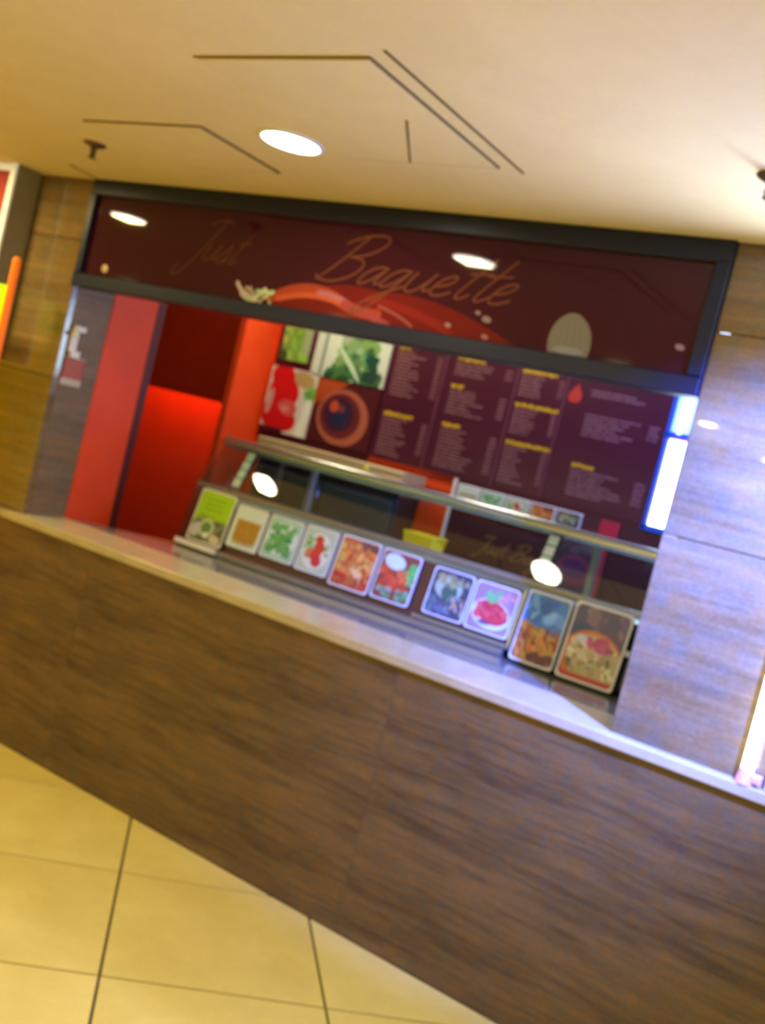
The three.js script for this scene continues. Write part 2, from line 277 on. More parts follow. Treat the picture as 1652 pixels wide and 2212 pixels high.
// ---------------------------------------------------------------- sprinklers
function sprinkler(x, z, label) {
  const s = thing('sprinkler', label, 'sprinkler', [x, 2.4225, z]);
  part('rosette', new THREE.LatheGeometry([[0.012, -0.012], [0.03, -0.01], [0.04, -0.004], [0.041, 0]].map(([a, b]) => new THREE.Vector2(a, b)), 28), M.brass, s);
  part('nozzle', new THREE.LatheGeometry([[0.0, -0.05], [0.008, -0.048], [0.009, -0.03], [0.013, -0.022], [0.013, 0]].map(([a, b]) => new THREE.Vector2(a, b)), 16), M.brass, s);
  part('deflector', new THREE.CylinderGeometry(0.017, 0.014, 0.003, 18), M.brass, s, [0, -0.053, 0]);
  for (const q of [-1, 1]) part('frame_arm', new THREE.TorusGeometry(0.014, 0.0022, 6, 12, Math.PI), M.brass, s, [0, -0.038, 0], 0, 0, q * Math.PI / 2);
}
sprinkler(-3.105, 0.465, 'small dark sprinkler head hanging from the ceiling at the upper left');
sprinkler(-0.675, 0.565, 'dark sprinkler head cut off by the right edge of the photo');

// ---------------------------------------------------------------- inside of the shop
{
  const B = struct('wall_inside_back', 'orange painted back wall behind the menu boards', 'wall');
  part('plaster', box(3.54, 2.7, 0.12, 0.003), M.orange, B, [-2.32, 1.35, -2.04]);
  const A = struct('wall_inside_return', 'orange painted return beside the stone jamb at the left', 'wall');
  part('plaster', box(0.06, 2.4, 0.27, 0.002), M.orange, A, [-3.643, 1.2, -0.372]); part('shade_strip', box(0.066, 2.4, 0.05, 0.003), std({ color: 0x5a140c, roughness: 0.5 }), A, [-3.643, 1.2, -0.53]);  // dark strip colours in the shade where the return ends
  const C = struct('wall_inside_passage', 'orange wall at the end of the passage behind the counter', 'wall'); part('plaster', box(2.9, 2.7, 0.1, 0.003), M.orange, C, [-5.2, 1.35, -2.76]);
  const K = struct('wall_added_bulkhead', 'orange bulkhead added over the passage at the left to keep its top dark', 'wall'); part('plaster', box(2.2, 1.06, 0.04, 0.003), M.orange, K, [-5.42, 2.175, -2.4]);  // bulkhead added so the upper passage falls into shade
  const N = struct('wall_added_fin', 'orange wall fin added beside the food photos to shade the passage', 'wall'); part('plaster', box(0.05, 2.7, 0.33, 0.003), M.orange, N, [-4.117, 1.35, -1.845]);  // fin added to keep the menu lamp off the bulkhead
  const D = struct('wall_inside_left', 'orange wall closing the inside at the far left', 'wall'); part('plaster', box(0.1, 2.7, 2.6, 0.003), M.orange, D, [-6.6, 1.35, -1.5]);
  const E = struct('wall_inside_right', 'maroon wall closing the inside at the right', 'wall'); part('plaster', box(0.1, 2.7, 2.0, 0.003), M.maroon, E, [-0.55, 1.35, -1.1]);
  const F = struct('ceiling_inside', 'ceiling over the inside of the shop', 'ceiling'); part('plaster', box(6.2, 0.1, 2.7, 0.003), M.white, F, [-3.55, 2.76, -1.5]);
  const G = struct('floor_inside', 'dark floor behind the counter', 'floor'); part('screed', box(6.2, 0.08, 2.9, 0.003), M.steelDull, G, [-3.55, -0.06, -1.45]);
  const H = struct('wall_bulkhead', 'plaster bulkhead over the sign closing the ceiling step', 'wall'); part('plaster', box(2.73, 0.4, 0.1, 0.002), M.white, H, [-2.25, 2.63, -0.1]);
}
function insideLamp(x, z, col, p, label, glow) {
  const d = thing('inside_lamp', label, 'lamp', [x, 2.708, z]);
  part('housing', box(0.36, 0.03, 0.2, 0.004), M.white, d, [0, -0.015, 0]); part('diffuser', box(0.32, 0.008, 0.16, 0.002), glow, d, [0, -0.033, 0]);
  const l = new THREE.RectAreaLight(col, p, 0.3, 0.14); l.position.set(x, 2.66, z); l.lookAt(x, 0, z); scene.add(l);
}
insideLamp(-5.2, -2.58, WARM, INSIDE * 3.5, 'added lamp brightening the lower passage wall, unseen behind the added bulkhead', M.lampGlow);  // added lamp, lights the passage wall below the bulkhead
insideLamp(-5.0, -1.5, WARM, INSIDE * 0.16, 'added dim lamp brightening the front of the bulkhead, hidden by the sign', M.diffuserDim);  // extra dim lamp added to lift the bulkhead out of black
insideLamp(-3.5, -1.45, WARM, INSIDE, 'lit ceiling panel lamp over the left end of the menu, hidden by the sign', M.lampGlow);
insideLamp(-2.4, -1.3, WARM, INSIDE * 0.55, 'lit ceiling panel lamp over the middle of the menu, hidden by the sign', M.lampGlow);
insideLamp(-1.15, -1.35, BLUE, INSIDE * 7, 'added blue lamp tinting the right end of the menu, hidden by the sign', M.lampGlowCool);  // unseen lamp added to turn the right end of the menu blue

// ---------------------------------------------------------------- lit window at the right end of the back wall
{
  const w = struct('window_1', 'narrow bright window at the right end of the back wall', 'window'); w.position.set(-1.28, 1.88, -1.975);
  part('pane', box(0.50, 0.43, 0.012, 0.002), std({ color: 0xffffff, emissive: 0xeafaff, emissiveIntensity: 3.2 }), w, [-0.02, -0.11, 0.004]);
  part('pane', box(0.52, 0.235, 0.012, 0.002), std({ color: 0xffffff, emissive: 0x35a8d8, emissiveIntensity: 0.9 }), w, [-0.02, 0.26, 0.004]);
  const haloBlue = std({ color: 0x1a5ac0, roughness: 0.4 });  // deep blue colour paints the halo around the bright panes
  part('window_frame', box(0.56, 0.022, 0.03, 0.002), haloBlue, w, [-0.02, 0.123, 0.01]); part('window_frame', box(0.56, 0.03, 0.03, 0.002), haloBlue, w, [-0.02, -0.34, 0.01]); part('window_frame', box(0.02, 0.74, 0.03, 0.002), haloBlue, w, [-0.285, 0.02, 0.01]);
  part('mullion', box(0.014, 0.235, 0.02, 0.002), std({ color: 0xffffff, emissive: 0xc8f2ff, emissiveIntensity: 1.5 }), w, [-0.225, 0.25, 0.012], 0, 0, -0.08);
  const l = new THREE.RectAreaLight(new THREE.Color(0.45, 0.75, 1), 5, 0.45, 0.5); l.position.set(-1.28, 1.85, -1.93); l.lookAt(-1.28, 1.8, 0); scene.add(l);
}

// ---------------------------------------------------------------- menu boards
function dashes(c, r, x, y, w, h, col, em) { c.fillStyle = col; let px = x; while (px < x + w) { const L = Math.min(em * (1.2 + r() * 3.2), x + w - px); let q = px; while (q < px + L) { const g = em * (0.45 + r() * 0.25); c.fillRect(q, y + (r() < 0.3 ? -h * 0.2 : 0), g * 0.7, h * (r() < 0.3 ? 1.2 : 1)); q += g; } px += L + em * 0.6; } }
function menuBoard(x0, x1, blocks, label, seed, flame) {
  const y0 = 1.548, y1 = 2.36, w = x1 - x0, h = y1 - y0; const W = 384, H = 768; const sx = W / w, sy = H / h;
  const tex = canvasTex(W, H, (c) => {
    c.fillStyle = 'rgb(74,26,42)'; c.fillRect(0, 0, W, H); const r = rng(seed);
    for (const [hx, hy, hw, lines, prices] of blocks) {
      const X = (hx - x0) * sx, Y = (y1 - hy) * sy; if (hw) dashes(c, r, X, Y - 9, hw * sx, 18, 'rgb(226,190,26)', 17);
      for (let i = 0; i < lines; i++) dashes(c, r, X, Y + 20 + i * 19, (0.35 + r() * 0.35) * hw0(hw, w) * sx, 9, 'rgb(150,112,112)', 12);
      for (let i = 0; i < prices; i++) dashes(c, r, W - 62, Y + 20 + i * 19, 34, 9, 'rgb(150,108,112)', 10);
    }
    if (flame) { const fx = (flame[0] - x0) * sx, fy = (y1 - flame[1]) * sy; c.fillStyle = 'rgb(186,58,48)'; c.beginPath(); c.moveTo(fx - 12, fy + 44); c.bezierCurveTo(fx - 44, fy + 14, fx - 16, fy - 6, fx + 6, fy - 52); c.bezierCurveTo(fx + 10, fy - 16, fx + 40, fy + 8, fx + 14, fy + 44); c.fill(); blob(c, fx, fy - 78, 44, 6, 0.1, 'rgb(130,52,66)'); }
  });
  const t = thing('menu_board', label, 'menu board', [(x0 + x1) / 2, (y0 + y1) / 2, -1.968]);
  part('printed_face', plate(w - 0.006, h, 0.012, 0.004), printMat(tex, 0.3), t); part('divider', box(0.007, h, 0.016, 0.001), std({ color: 0x7c4050, roughness: 0.4 }), t, [w / 2 - 0.004, 0, 0.008]);
}
const hw0 = (hw, w) => Math.max(w * 0.75, 0.2);
menuBoard(-3.225, -2.86, [[-3.19, 2.19, 0.08, 13, 12], [-3.187, 1.808, 0.19, 11, 9]], 'menu board with two yellow headings, first from the left beside the food photos', 201);
menuBoard(-2.86, -2.418, [[-2.803, 2.187, 0.168, 4, 3], [-2.803, 2.034, 0.083, 7, 6], [-2.801, 1.818, 0.11, 11, 10]], 'menu board with three short yellow headings, second from the left', 202);
menuBoard(-2.418, -2.13, [[-2.403, 2.184, 0.203, 6, 5], [-2.402, 2.003, 0.264, 7, 6], [-2.401, 1.8, 0.285, 10, 9]], 'menu board with three long yellow headings, third from the left', 203);
menuBoard(-2.13, -1.565, [[-2.0, 2.17, 0, 2, 0], [-2.0, 2.046, 0, 6, 4], [-2.006, 1.759, 0.11, 7, 6]], 'darkest menu board with a red flame picture, beside the bright window', 204, [-2.083, 2.116]);

// ---------------------------------------------------------------- food pictures left of the menu
function wallPhoto(x0, x1, y0, y1, draw, label, seed) {
  const w = x1 - x0, h = y1 - y0; const t = thing('food_photo', label, 'photo', [(x0 + x1) / 2, (y0 + y1) / 2, -1.965]);
  const tex = canvasTex(256, Math.round(256 * h / w), (c, W, H) => draw(c, W, H, rng(seed)));
  part('print', plate(w, h, 0.012, 0.003), printMat(tex, 0.3), t); part('backing', box(w + 0.012, h + 0.012, 0.004, 0.001), M.maroon, t, [0, 0, -0.004]);
}
{ const b = thing('photo_board', 'maroon board behind the four food photos left of the menu', 'board', [-3.648, 1.935, -1.976]); part('face', box(0.835, 0.87, 0.006, 0.001), M.maroon, b); part('shade_strip', box(0.835, 0.012, 0.01, 0.002), M.frame, b, [0, -0.44, 0.001]); }
wallPhoto(-4.02, -3.81, 1.99, 2.34, (c, W, H, r) => { c.fillStyle = 'rgb(112,160,74)'; c.fillRect(0, 0, W, H); leafy(c, r, 26, 0, H * 0.3, W * 0.9, H, [[140, 190, 76], [166, 204, 96], [110, 160, 70]], 20, 60); blob(c, W * 0.1, H * 0.92, 46, 40, 0.4, 'rgb(40,92,46)'); blob(c, W * 0.9, H * 0.6, 40, 130, 0, 'rgb(150,168,124)'); blob(c, W * 0.7, H * 0.28, 90, 34, 0.5, 'rgb(70,112,60)'); }, 'square photo of bright green lime at the top left of the back wall', 301);
wallPhoto(-3.765, -3.235, 1.935, 2.34, (c, W, H, r) => { c.fillStyle = 'rgb(196,206,188)'; c.fillRect(0, 0, W, H); c.fillStyle = 'rgb(100,124,106)'; c.fillRect(W * 0.115, 0, W * 0.035, H); leafy(c, r, 60, W * 0.4, H * 0.25, W * 0.78, H * 0.98, [[84, 126, 74], [110, 150, 92], [60, 100, 64], [140, 172, 124]], 12, 34); leafy(c, r, 30, W * 0.22, H * 0.84, W * 0.95, H, [[40, 78, 52], [70, 112, 70]], 10, 26); leafy(c, r, 10, W * 0.74, H * 0.6, W * 0.86, H, [[36, 74, 54]], 14, 26); for (let i = 0; i < 5; i++) blob(c, W * (0.4 + 0.05 * i), H * (0.62 + 0.06 * i), 34, 5, 0.9, 'rgb(184,204,172)'); }, 'wide photo of leafy green salad on white at the top of the back wall', 302);
wallPhoto(-4.05, -3.69, 1.55, 1.945, (c, W, H, r) => { c.fillStyle = 'rgb(206,204,186)'; c.fillRect(0, 0, W, H); blob(c, W * 0.72, H * 0.14, 60, 34, 0.2, 'rgb(176,150,96)'); leafy(c, r, 16, W * 0.8, H * 0.25, W * 0.98, H * 0.42, [[84, 160, 60], [120, 180, 90]], 8, 20); for (const [x, y, s] of [[0.28, 0.14, 62], [0.36, 0.38, 82], [0.3, 0.74, 84], [0.52, 0.8, 54]]) blob(c, W * x, H * y, s, s * 0.85, 0.2, rgb([206, 18, 26], 12, r)); blob(c, W * 0.5, H * 0.6, 52, 34, 0.2, 'rgb(206,92,80)'); blob(c, W * 0.1, H * 0.55, 16, 58, 0.1, 'rgb(196,160,150)'); blob(c, W * 0.45, H * 0.62, 24, 14, 0, 'rgb(220,134,118)'); for (const [x, y] of [[0.9, 0.62], [0.86, 0.9]]) blob(c, W * x, H * y, 22, 60, 0.05, 'rgb(222,232,212)'); c.fillStyle = 'rgb(70,26,44)'; c.fillRect(0, H * 0.94, W * 0.5, H * 0.06); }, 'photo of red tomatoes at the lower left of the back wall', 303);
wallPhoto(-3.685, -3.235, 1.56, 1.925, (c, W, H, r) => { c.fillStyle = 'rgb(78,28,34)'; c.fillRect(0, 0, W, H); c.fillStyle = 'rgb(170,72,34)'; c.beginPath(); c.moveTo(0, 0); c.lineTo(W * 0.5, 0); c.lineTo(0, H * 0.45); c.fill(); blob(c, W * 0.5, H * 0.56, 106, 94, 0.2, 'rgb(168,92,68)'); blob(c, W * 0.46, H * 0.54, 84, 76, 0.2, 'rgb(104,40,42)'); blob(c, W * 0.44, H * 0.52, 62, 58, 0.2, 'rgb(66,30,50)'); blob(c, W * 0.45, H * 0.52, 38, 40, 0.2, 'rgb(40,40,74)'); blob(c, W * 0.34, H * 0.4, 17, 20, 0, 'rgb(190,76,40)'); blob(c, W * 0.46, H * 0.42, 14, 14, 0, 'rgb(120,60,50)'); leafy(c, r, 14, W * 0.3, H * 0.4, W * 0.6, H * 0.7, [[50, 36, 62], [36, 44, 84]], 5, 10); }, 'photo of a brown pottery bowl on maroon beside the first menu board', 304);

// ---------------------------------------------------------------- wall below the menu
{
  const l = thing('logo_panel', 'maroon wall panel with gold script lettering and white edge below the menu', 'panel', [-1.91, 1.22, -1.97]);
  const tex = canvasTex(768, 340, (c, W, H) => { c.fillStyle = 'rgb(70,26,42)'; c.fillRect(0, 0, W, H); script(c, 'Just Baguette', 110, 180, 20, 20, 0.45, 4, 'rgb(150,108,60)'); });
  part('panel_face', plate(1.42, 0.648, 0.012, 0.003), printMat(tex, 0.3), l); part('edge_strip', box(0.022, 0.648, 0.016, 0.002), M.white, l, [-0.72, 0, 0.008]);
}
// ---------------------------------------------------------------- food prints for the picture cards (white rim, print inside)
const foods = {
  lime: (c, W, H, r) => { c.fillStyle = 'rgb(120,128,96)'; c.fillRect(0, 0, W, H); c.fillStyle = 'rgb(158,206,14)'; c.fillRect(0, 0, W, H * 0.54); leafy(c, r, 14, 0, H * 0.5, W, H * 0.58, [[150, 196, 20], [110, 150, 30]], 10, 22); for (let i = 0; i < 3; i++) dashes(c, r, W * 0.2, H * (0.14 + i * 0.1), W * 0.55, 7, 'rgb(96,140,10)', 12); leafy(c, r, 20, 0, H * 0.56, W, H, [[110, 104, 76], [150, 140, 110], [86, 90, 60]], 14, 30); blob(c, W * 0.45, H * 0.72, 58, 52, 0, 'rgb(184,206,150)'); blob(c, W * 0.45, H * 0.72, 38, 34, 0, 'rgb(96,140,72)'); blob(c, W * 0.5, H * 0.86, 18, 16, 0, 'rgb(236,240,240)'); blob(c, W * 0.15, H * 0.8, 36, 44, 0.3, 'rgb(190,190,186)'); blob(c, W * 0.78, H * 0.9, 40, 24, 0.2, 'rgb(206,196,160)'); },
  corn: (c, W, H, r) => { c.fillStyle = 'rgb(202,222,204)'; c.fillRect(0, 0, W, H); c.fillStyle = 'rgb(166,124,28)'; c.beginPath(); c.moveTo(W * 0.1, H * 0.32); c.lineTo(W * 0.92, H * 0.32); c.lineTo(W * 0.9, H * 0.86); c.lineTo(W * 0.12, H * 0.86); c.fill(); for (let i = 0; i < 240; i++) blob(c, W * (0.12 + r() * 0.78), H * (0.33 + r() * 0.52), 8, 6, r() * 3, rgb([172, 130, 30], 44, r)); blob(c, W * 0.5, H * 0.9, 100, 12, 0, 'rgb(176,160,110)'); },
  peas: (c, W, H, r) => { c.fillStyle = 'rgb(160,200,168)'; c.fillRect(0, 0, W, H); blob(c, W * 0.5, H * 0.5, 118, 120, 0, 'rgb(206,228,210)'); leafy(c, r, 90, W * 0.14, H * 0.16, W * 0.84, H * 0.86, [[84, 160, 86], [64, 140, 78], [106, 178, 96]], 12, 30); },
  tomato: (c, W, H, r) => { c.fillStyle = 'rgb(176,196,160)'; c.fillRect(0, 0, W, H); blob(c, W * 0.5, H * 0.52, 112, 120, 0, 'rgb(214,220,196)'); leafy(c, r, 26, W * 0.12, H * 0.2, W * 0.9, H * 0.55, [[96, 160, 70], [130, 180, 100]], 10, 24); for (const [x, y, s] of [[0.5, 0.25, 34], [0.56, 0.42, 44], [0.5, 0.6, 46], [0.58, 0.74, 42], [0.34, 0.62, 28]]) blob(c, W * x, H * y, s, s * 0.9, 0.3, rgb([196, 42, 44], 20, r)); blob(c, W * 0.26, H * 0.6, 26, 36, 0.2, 'rgb(190,120,70)'); },
  sandwich: (c, W, H, r) => { c.fillStyle = 'rgb(176,96,50)'; c.fillRect(0, 0, W, H); leafy(c, r, 70, 0, H * 0.1, W, H * 0.75, [[206, 130, 62], [190, 108, 50], [214, 160, 90], [176, 80, 46]], 14, 36); leafy(c, r, 16, W * 0.55, 0, W, H * 0.18, [[86, 58, 52], [110, 60, 60]], 12, 24); blob(c, W * 0.68, H * 0.72, 60, 22, 0.6, 'rgb(226,190,130)'); leafy(c, r, 20, 0, H * 0.78, W, H, [[176, 40, 44], [150, 34, 50]], 14, 28); leafy(c, r, 8, 0, H * 0.35, W * 0.2, H * 0.65, [[190, 170, 70]], 10, 18); },
  salad: (c, W, H, r) => { c.fillStyle = 'rgb(120,60,54)'; c.fillRect(0, 0, W, H); blob(c, W * 0.36, H * 0.2, 76, 46, 0.2, 'rgb(196,224,206)'); leafy(c, r, 18, W * 0.62, H * 0.16, W * 0.98, H * 0.6, [[84, 176, 88], [110, 196, 110]], 16, 32); leafy(c, r, 34, W * 0.05, H * 0.38, W * 0.8, H * 0.74, [[200, 66, 44], [186, 48, 40], [214, 96, 60]], 14, 30); leafy(c, r, 22, 0, H * 0.76, W, H, [[110, 150, 124], [80, 140, 84], [150, 170, 150]], 12, 28); },
  mushroom: (c, W, H, r) => { c.fillStyle = 'rgb(56,62,72)'; c.fillRect(0, 0, W, H); blob(c, W * 0.45, H * 0.36, 92, 76, 0.1, 'rgb(156,176,140)'); blob(c, W * 0.5, H * 0.46, 52, 56, 0.1, 'rgb(56,92,70)'); leafy(c, r, 26, W * 0.1, H * 0.1, W * 0.95, H * 0.3, [[150, 154, 96], [120, 130, 90]], 10, 24); leafy(c, r, 30, W * 0.4, H * 0.55, W, H * 0.9, [[170, 150, 110], [150, 160, 130], [120, 90, 70]], 8, 18); leafy(c, r, 20, 0, H * 0.6, W * 0.6, H, [[60, 76, 92], [90, 110, 120]], 14, 28); },
  strawberry: (c, W, H, r) => { c.fillStyle = 'rgb(150,120,116)'; c.fillRect(0, 0, W, H); blob(c, W * 0.5, H * 0.62, 124, 90, 0.2, 'rgb(190,206,176)'); blob(c, W * 0.52, H * 0.58, 104, 70, 0.25, 'rgb(190,50,62)'); leafy(c, r, 44, W * 0.14, H * 0.42, W * 0.88, H * 0.78, [[190, 52, 62], [176, 40, 56], [204, 76, 80]], 10, 24); leafy(c, r, 18, W * 0.28, H * 0.12, W * 0.6, H * 0.34, [[96, 170, 90], [120, 180, 100]], 12, 26); leafy(c, r, 10, W * 0.6, H * 0.1, W, H * 0.3, [[196, 130, 120]], 12, 22); blob(c, W * 0.4, H * 0.82, 40, 12, 0, 'rgb(84,60,96)'); },
  fries: (c, W, H, r) => { c.fillStyle = 'rgb(64,128,190)'; c.fillRect(0, 0, W, H); leafy(c, r, 16, 0, 0, W, H * 0.4, [[92, 160, 214], [50, 104, 172], [120, 180, 224]], 18, 40); c.fillStyle = 'rgb(178,124,64)'; c.beginPath(); c.moveTo(0, H * 0.42); c.lineTo(W * 0.5, H * 0.5); c.lineTo(W, H * 0.6); c.lineTo(W, H); c.lineTo(0, H); c.fill(); for (let i = 0; i < 90; i++) blob(c, W * r(), H * (0.52 + r() * 0.42), 30, 9, 0.3 + r() * 1.6, rgb([[206, 140, 62], [150, 84, 52], [190, 150, 80], [130, 64, 50]][Math.floor(r() * 4)], 24, r)); leafy(c, r, 16, W * 0.3, H * 0.86, W, H, [[96, 52, 60]], 14, 26); },
  pizza: (c, W, H, r) => { c.fillStyle = 'rgb(84,66,92)'; c.fillRect(0, 0, W, H); leafy(c, r, 14, 0, 0, W, H * 0.3, [[118, 100, 120], [70, 62, 96], [96, 84, 110]], 20, 44); blob(c, W * 0.2, H * 0.34, 60, 30, 0, 'rgb(44,66,100)'); blob(c, W * 0.52, H * 0.72, 150, 116, 0.2, 'rgb(206,108,48)'); blob(c, W * 0.55, H * 0.7, 134, 96, 0.2, 'rgb(186,170,116)'); leafy(c, r, 70, W * 0.1, H * 0.5, W * 0.95, H * 0.88, [[206, 194, 140], [170, 160, 110], [150, 140, 100], [226, 216, 176], [104, 104, 70]], 8, 20); leafy(c, r, 16, W * 0.4, H * 0.4, W * 0.8, H * 0.52, [[176, 62, 104], [190, 90, 120]], 14, 26); blob(c, W * 0.24, H * 0.45, 26, 14, 0, 'rgb(200,206,214)'); c.fillStyle = 'rgb(186,58,60)'; c.fillRect(0, H * 0.93, W, H * 0.07); },
};
const foodTex = {};
function foodTexture(k, rim) { if (foodTex[k]) return foodTex[k]; return (foodTex[k] = canvasTex(256, 288, (c, W, H) => { c.fillStyle = 'rgb(214,218,204)'; c.fillRect(0, 0, W, H); c.save(); c.beginPath(); c.roundRect(9, 9, W - 18, H - 18, 22); c.clip(); c.translate(9, 9); c.scale((W - 18) / W, (H - 18) / H); foods[k](c, W, H, rng(500 + k.length * 13 + k.charCodeAt(0))); c.restore(); })); }
for (const [i, [k, what]] of [['corn', 'yellow sweetcorn'], ['peas', 'green peas'], ['tomato', 'red tomatoes'], ['sandwich', 'an orange brown sandwich'], ['mushroom', 'pale mushrooms']].entries()) {
  const x = -2.535 + i * 0.147; const t = thing('small_card', `small picture card of ${what} in the row just below the menu boards`, 'card', [x, 1.455, -1.952]);
  part('print', plate(0.135, 0.135, 0.006, 0.01), printMat(foodTexture(k), 0.35), t); part('backing', box(0.141, 0.141, 0.003, 0.001), M.white, t, [0, 0, -0.0016]);
}
{
  const t = thing('red_tag', 'small plain pinkish red square card above the right end of the glass rail', 'card', [-1.725, 1.473, -1.952]); part('card', plate(0.1, 0.11, 0.005, 0.008), std({ color: 0xb8203c, roughness: 0.5 }), t); part('backing', box(0.09, 0.1, 0.003, 0.001), M.white, t, [0, 0, -0.0016]);
  const p = thing('red_edged_poster', 'poster of a bowl with a red edge seen through the right end of the glass', 'poster', [-1.845, 1.285, -1.952]);
  const tex = canvasTex(256, 320, (c, W, H) => { const r = rng(9); c.fillStyle = 'rgb(170,44,62)'; c.fillRect(0, 0, W, H); c.fillStyle = 'rgb(72,46,70)'; c.fillRect(0, 26, W - 26, H - 26); leafy(c, r, 14, 0, 40, W * 0.8, H * 0.35, [[90, 84, 100], [76, 60, 84]], 16, 34); blob(c, W * 0.48, H * 0.62, 86, 66, 0.1, 'rgb(132,52,78)'); blob(c, W * 0.48, H * 0.6, 62, 44, 0.1, 'rgb(84,40,92)'); });
  part('print', plate(0.28, 0.36, 0.005, 0.003), printMat(tex, 0.4), p); part('backing', box(0.272, 0.352, 0.003, 0.001), M.maroon, p, [0, 0, -0.0016]);
}

// ---------------------------------------------------------------- dark fridge behind the glass, under the food photos
{
  const f = thing('fridge', 'dark glass fronted fridge with a cream top standing below the food photos', 'fridge', [-3.325, 0, -1.85]);
  part('cabinet', box(1.0, 1.36, 0.22, 0.006), std({ color: 0x1b211f, roughness: 0.35 }), f, [0, 0.7, 0]); part('foot_rail', box(0.96, 0.04, 0.2, 0.004), M.dark, f, [0, 0.0, 0]);
  part('top_trim', box(1.03, 0.05, 0.25, 0.006), std({ map: mottled(41, [190, 170, 120], 14, [0.3, 0.3]), roughness: 0.4 }), f, [0, 1.483, 0.01]); part('top_lip', box(1.02, 0.075, 0.24, 0.006), std({ color: 0x6c6038, roughness: 0.5 }), f, [0, 1.42, 0.0]);
  for (const s of [-1, 1]) { const d = part('door', box(0.475, 1.2, 0.02, 0.004), phys({ color: 0x39433d, roughness: 0.08, clearcoat: 0.5 }), f, [s * 0.246, 0.74, 0.122]); part('handle', new THREE.CylinderGeometry(0.008, 0.008, 0.4, 12), M.steelDull, d, [-s * 0.2, 0.1, 0.03]); }
  part('indicator', new THREE.SphereGeometry(0.012, 12, 8), std({ color: 0xd8d010, emissive: 0x909010, emissiveIntensity: 0.6 }), f, [0.27, 1.482, 0.135]);
}

// ---------------------------------------------------------------- glass display counter
const TL = Math.atan2(0.048, 0.248), TU = 0.405;
const slant = (s, out = 0) => [0.98 + s * Math.cos(TL) + out * Math.sin(TL), -0.562 - s * Math.sin(TL) + out * Math.cos(TL)];
{
  const d = thing('display_counter', 'long glass display counter with steel rails standing on the beige ledge', 'display counter', [0, 0, 0]);
  const x0 = -3.22, x1 = -0.9, xm = (x0 + x1) / 2, L = x1 - x0;
  part('base_rail', box(1.7, 0.03, 0.05, 0.005), M.steel, d, [-2.365, 0.9715, -0.575]);
  part('price_rail', box(0.25, 0.024, 0.012, 0.002), M.white, d, [-3.093, 0.976, -0.545]);
  part('steel_strip', box(0.43, 0.016, 0.014, 0.003), M.steel, d, [-1.715, 1.0, -0.556]);
  const [ly, lz] = slant(0.135, 0);
  part('lower_pane', box(L, 0.25, 0.006, 0.001), M.glass, d, [xm, ly, lz], -TL);
  const [my, mz] = slant(0.118, -0.012);
  part('maroon_board', box(1.43, 0.24, 0.008, 0.002), M.maroon, d, [-2.225, my, mz], -TL);
  part('dark_board', box(0.6, 0.25, 0.008, 0.002), M.dark, d, [-1.2, my, mz], -TL);
  part('middle_rail', box(L, 0.026, 0.03, 0.006), M.steel, d, [xm, 1.247, -0.619]);
  part('front_post', box(0.016, 0.235, 0.012, 0.003), M.steel, d, [-1.502, slant(0.125, 0.008)[0], slant(0.125, 0.008)[1]], -TL);
  // upper pane leans back
  const ul = 0.232, uy = 1.254, uz = -0.626;
  const up = part('upper_pane', box(L, ul, 0.006, 0.001), M.glass, d, [xm, uy + ul / 2 * Math.cos(TU), uz - ul / 2 * Math.sin(TU)]); up.rotation.set(-TU, 0.022, 0, 'YXZ');
  const rail = new THREE.CapsuleGeometry(0.024, L - 0.01, 6, 16); rail.rotateZ(Math.PI / 2); rail.scale(1, 1, 0.8); part('top_rail', rail, M.steel, d, [xm, 1.462, -0.742]);
  part('top_shelf', box(L, 0.012, 0.5, 0.003), M.glass, d, [xm, 1.478, -1.02]);
  part('deck', box(L - 0.02, 0.02, 0.62, 0.003), M.steelDull, d, [xm, 1.19, -0.955]);
  part('body', box(L - 0.16, 0.22, 0.58, 0.004), M.dark, d, [xm + 0.05, 1.066, -0.99]);
  const prof = [[-0.566, 0.986], [-0.614, 1.235], [-0.63, 1.255], [-0.74, 1.458], [-1.26, 1.468], [-1.26, 0.986]];
  part('end_pane', sweepX(prof, x0 - 0.004, x0 + 0.003), phys({ color: 0xe6f0ea, transmission: 1, roughness: 0.02, thickness: 0, ior: 1.5 }), d);
  for (const px of [-3.04, -1.5]) {
    const p = part('upright', box(0.05, 0.225, 0.012, 0.003), std({ color: 0x24303c, roughness: 0.3, metalness: 0.5 }), d, [px + 0.01, uy + 0.5 * ul * Math.cos(TU) - 0.012, uz - 0.5 * ul * Math.sin(TU) - 0.02], -TU);
    for (let k = 0; k < 4; k++) part('pale_block', box(0.042, 0.04, 0.003, 0.001), k === 3 && px > -2 ? std({ color: 0xe0b0a0, roughness: 0.4 }) : std({ color: [0xd6ece8, 0xdcdcea, 0xd2e0e2, 0xe6dcd2][k], roughness: 0.35 }), p, [-0.004, 0.075 - k * 0.046, 0.0075]);  // pale blocks down the front of each upright
    part('rear_post', box(0.03, 0.27, 0.03, 0.003), M.steelDull, d, [px, 1.335, -1.24]);
  }
  const cap = part('clip', box(0.045, 0.022, 0.02, 0.004), M.white, d, [-1.075, slant(0.13, 0.015)[0], slant(0.13, 0.015)[1]], -TL);
}
function pictureCard(x0, x1, s0, s1, k, label, out = 0.006) {
  const [y, z] = slant((s0 + s1) / 2, out); const t = thing('picture_card', label, 'card', [(x0 + x1) / 2, y, z]); t.rotation.x = -TL;
  part('print', plate(x1 - x0, s1 - s0, 0.004, 0.016), printMat(foodTexture(k), 0.3), t); part('backing', plate(x1 - x0 - 0.004, s1 - s0 - 0.004, 0.002, 0.015), M.white, t, [0, 0, -0.0018]);
}
const S = (y) => (y - 0.98) / Math.cos(TL);
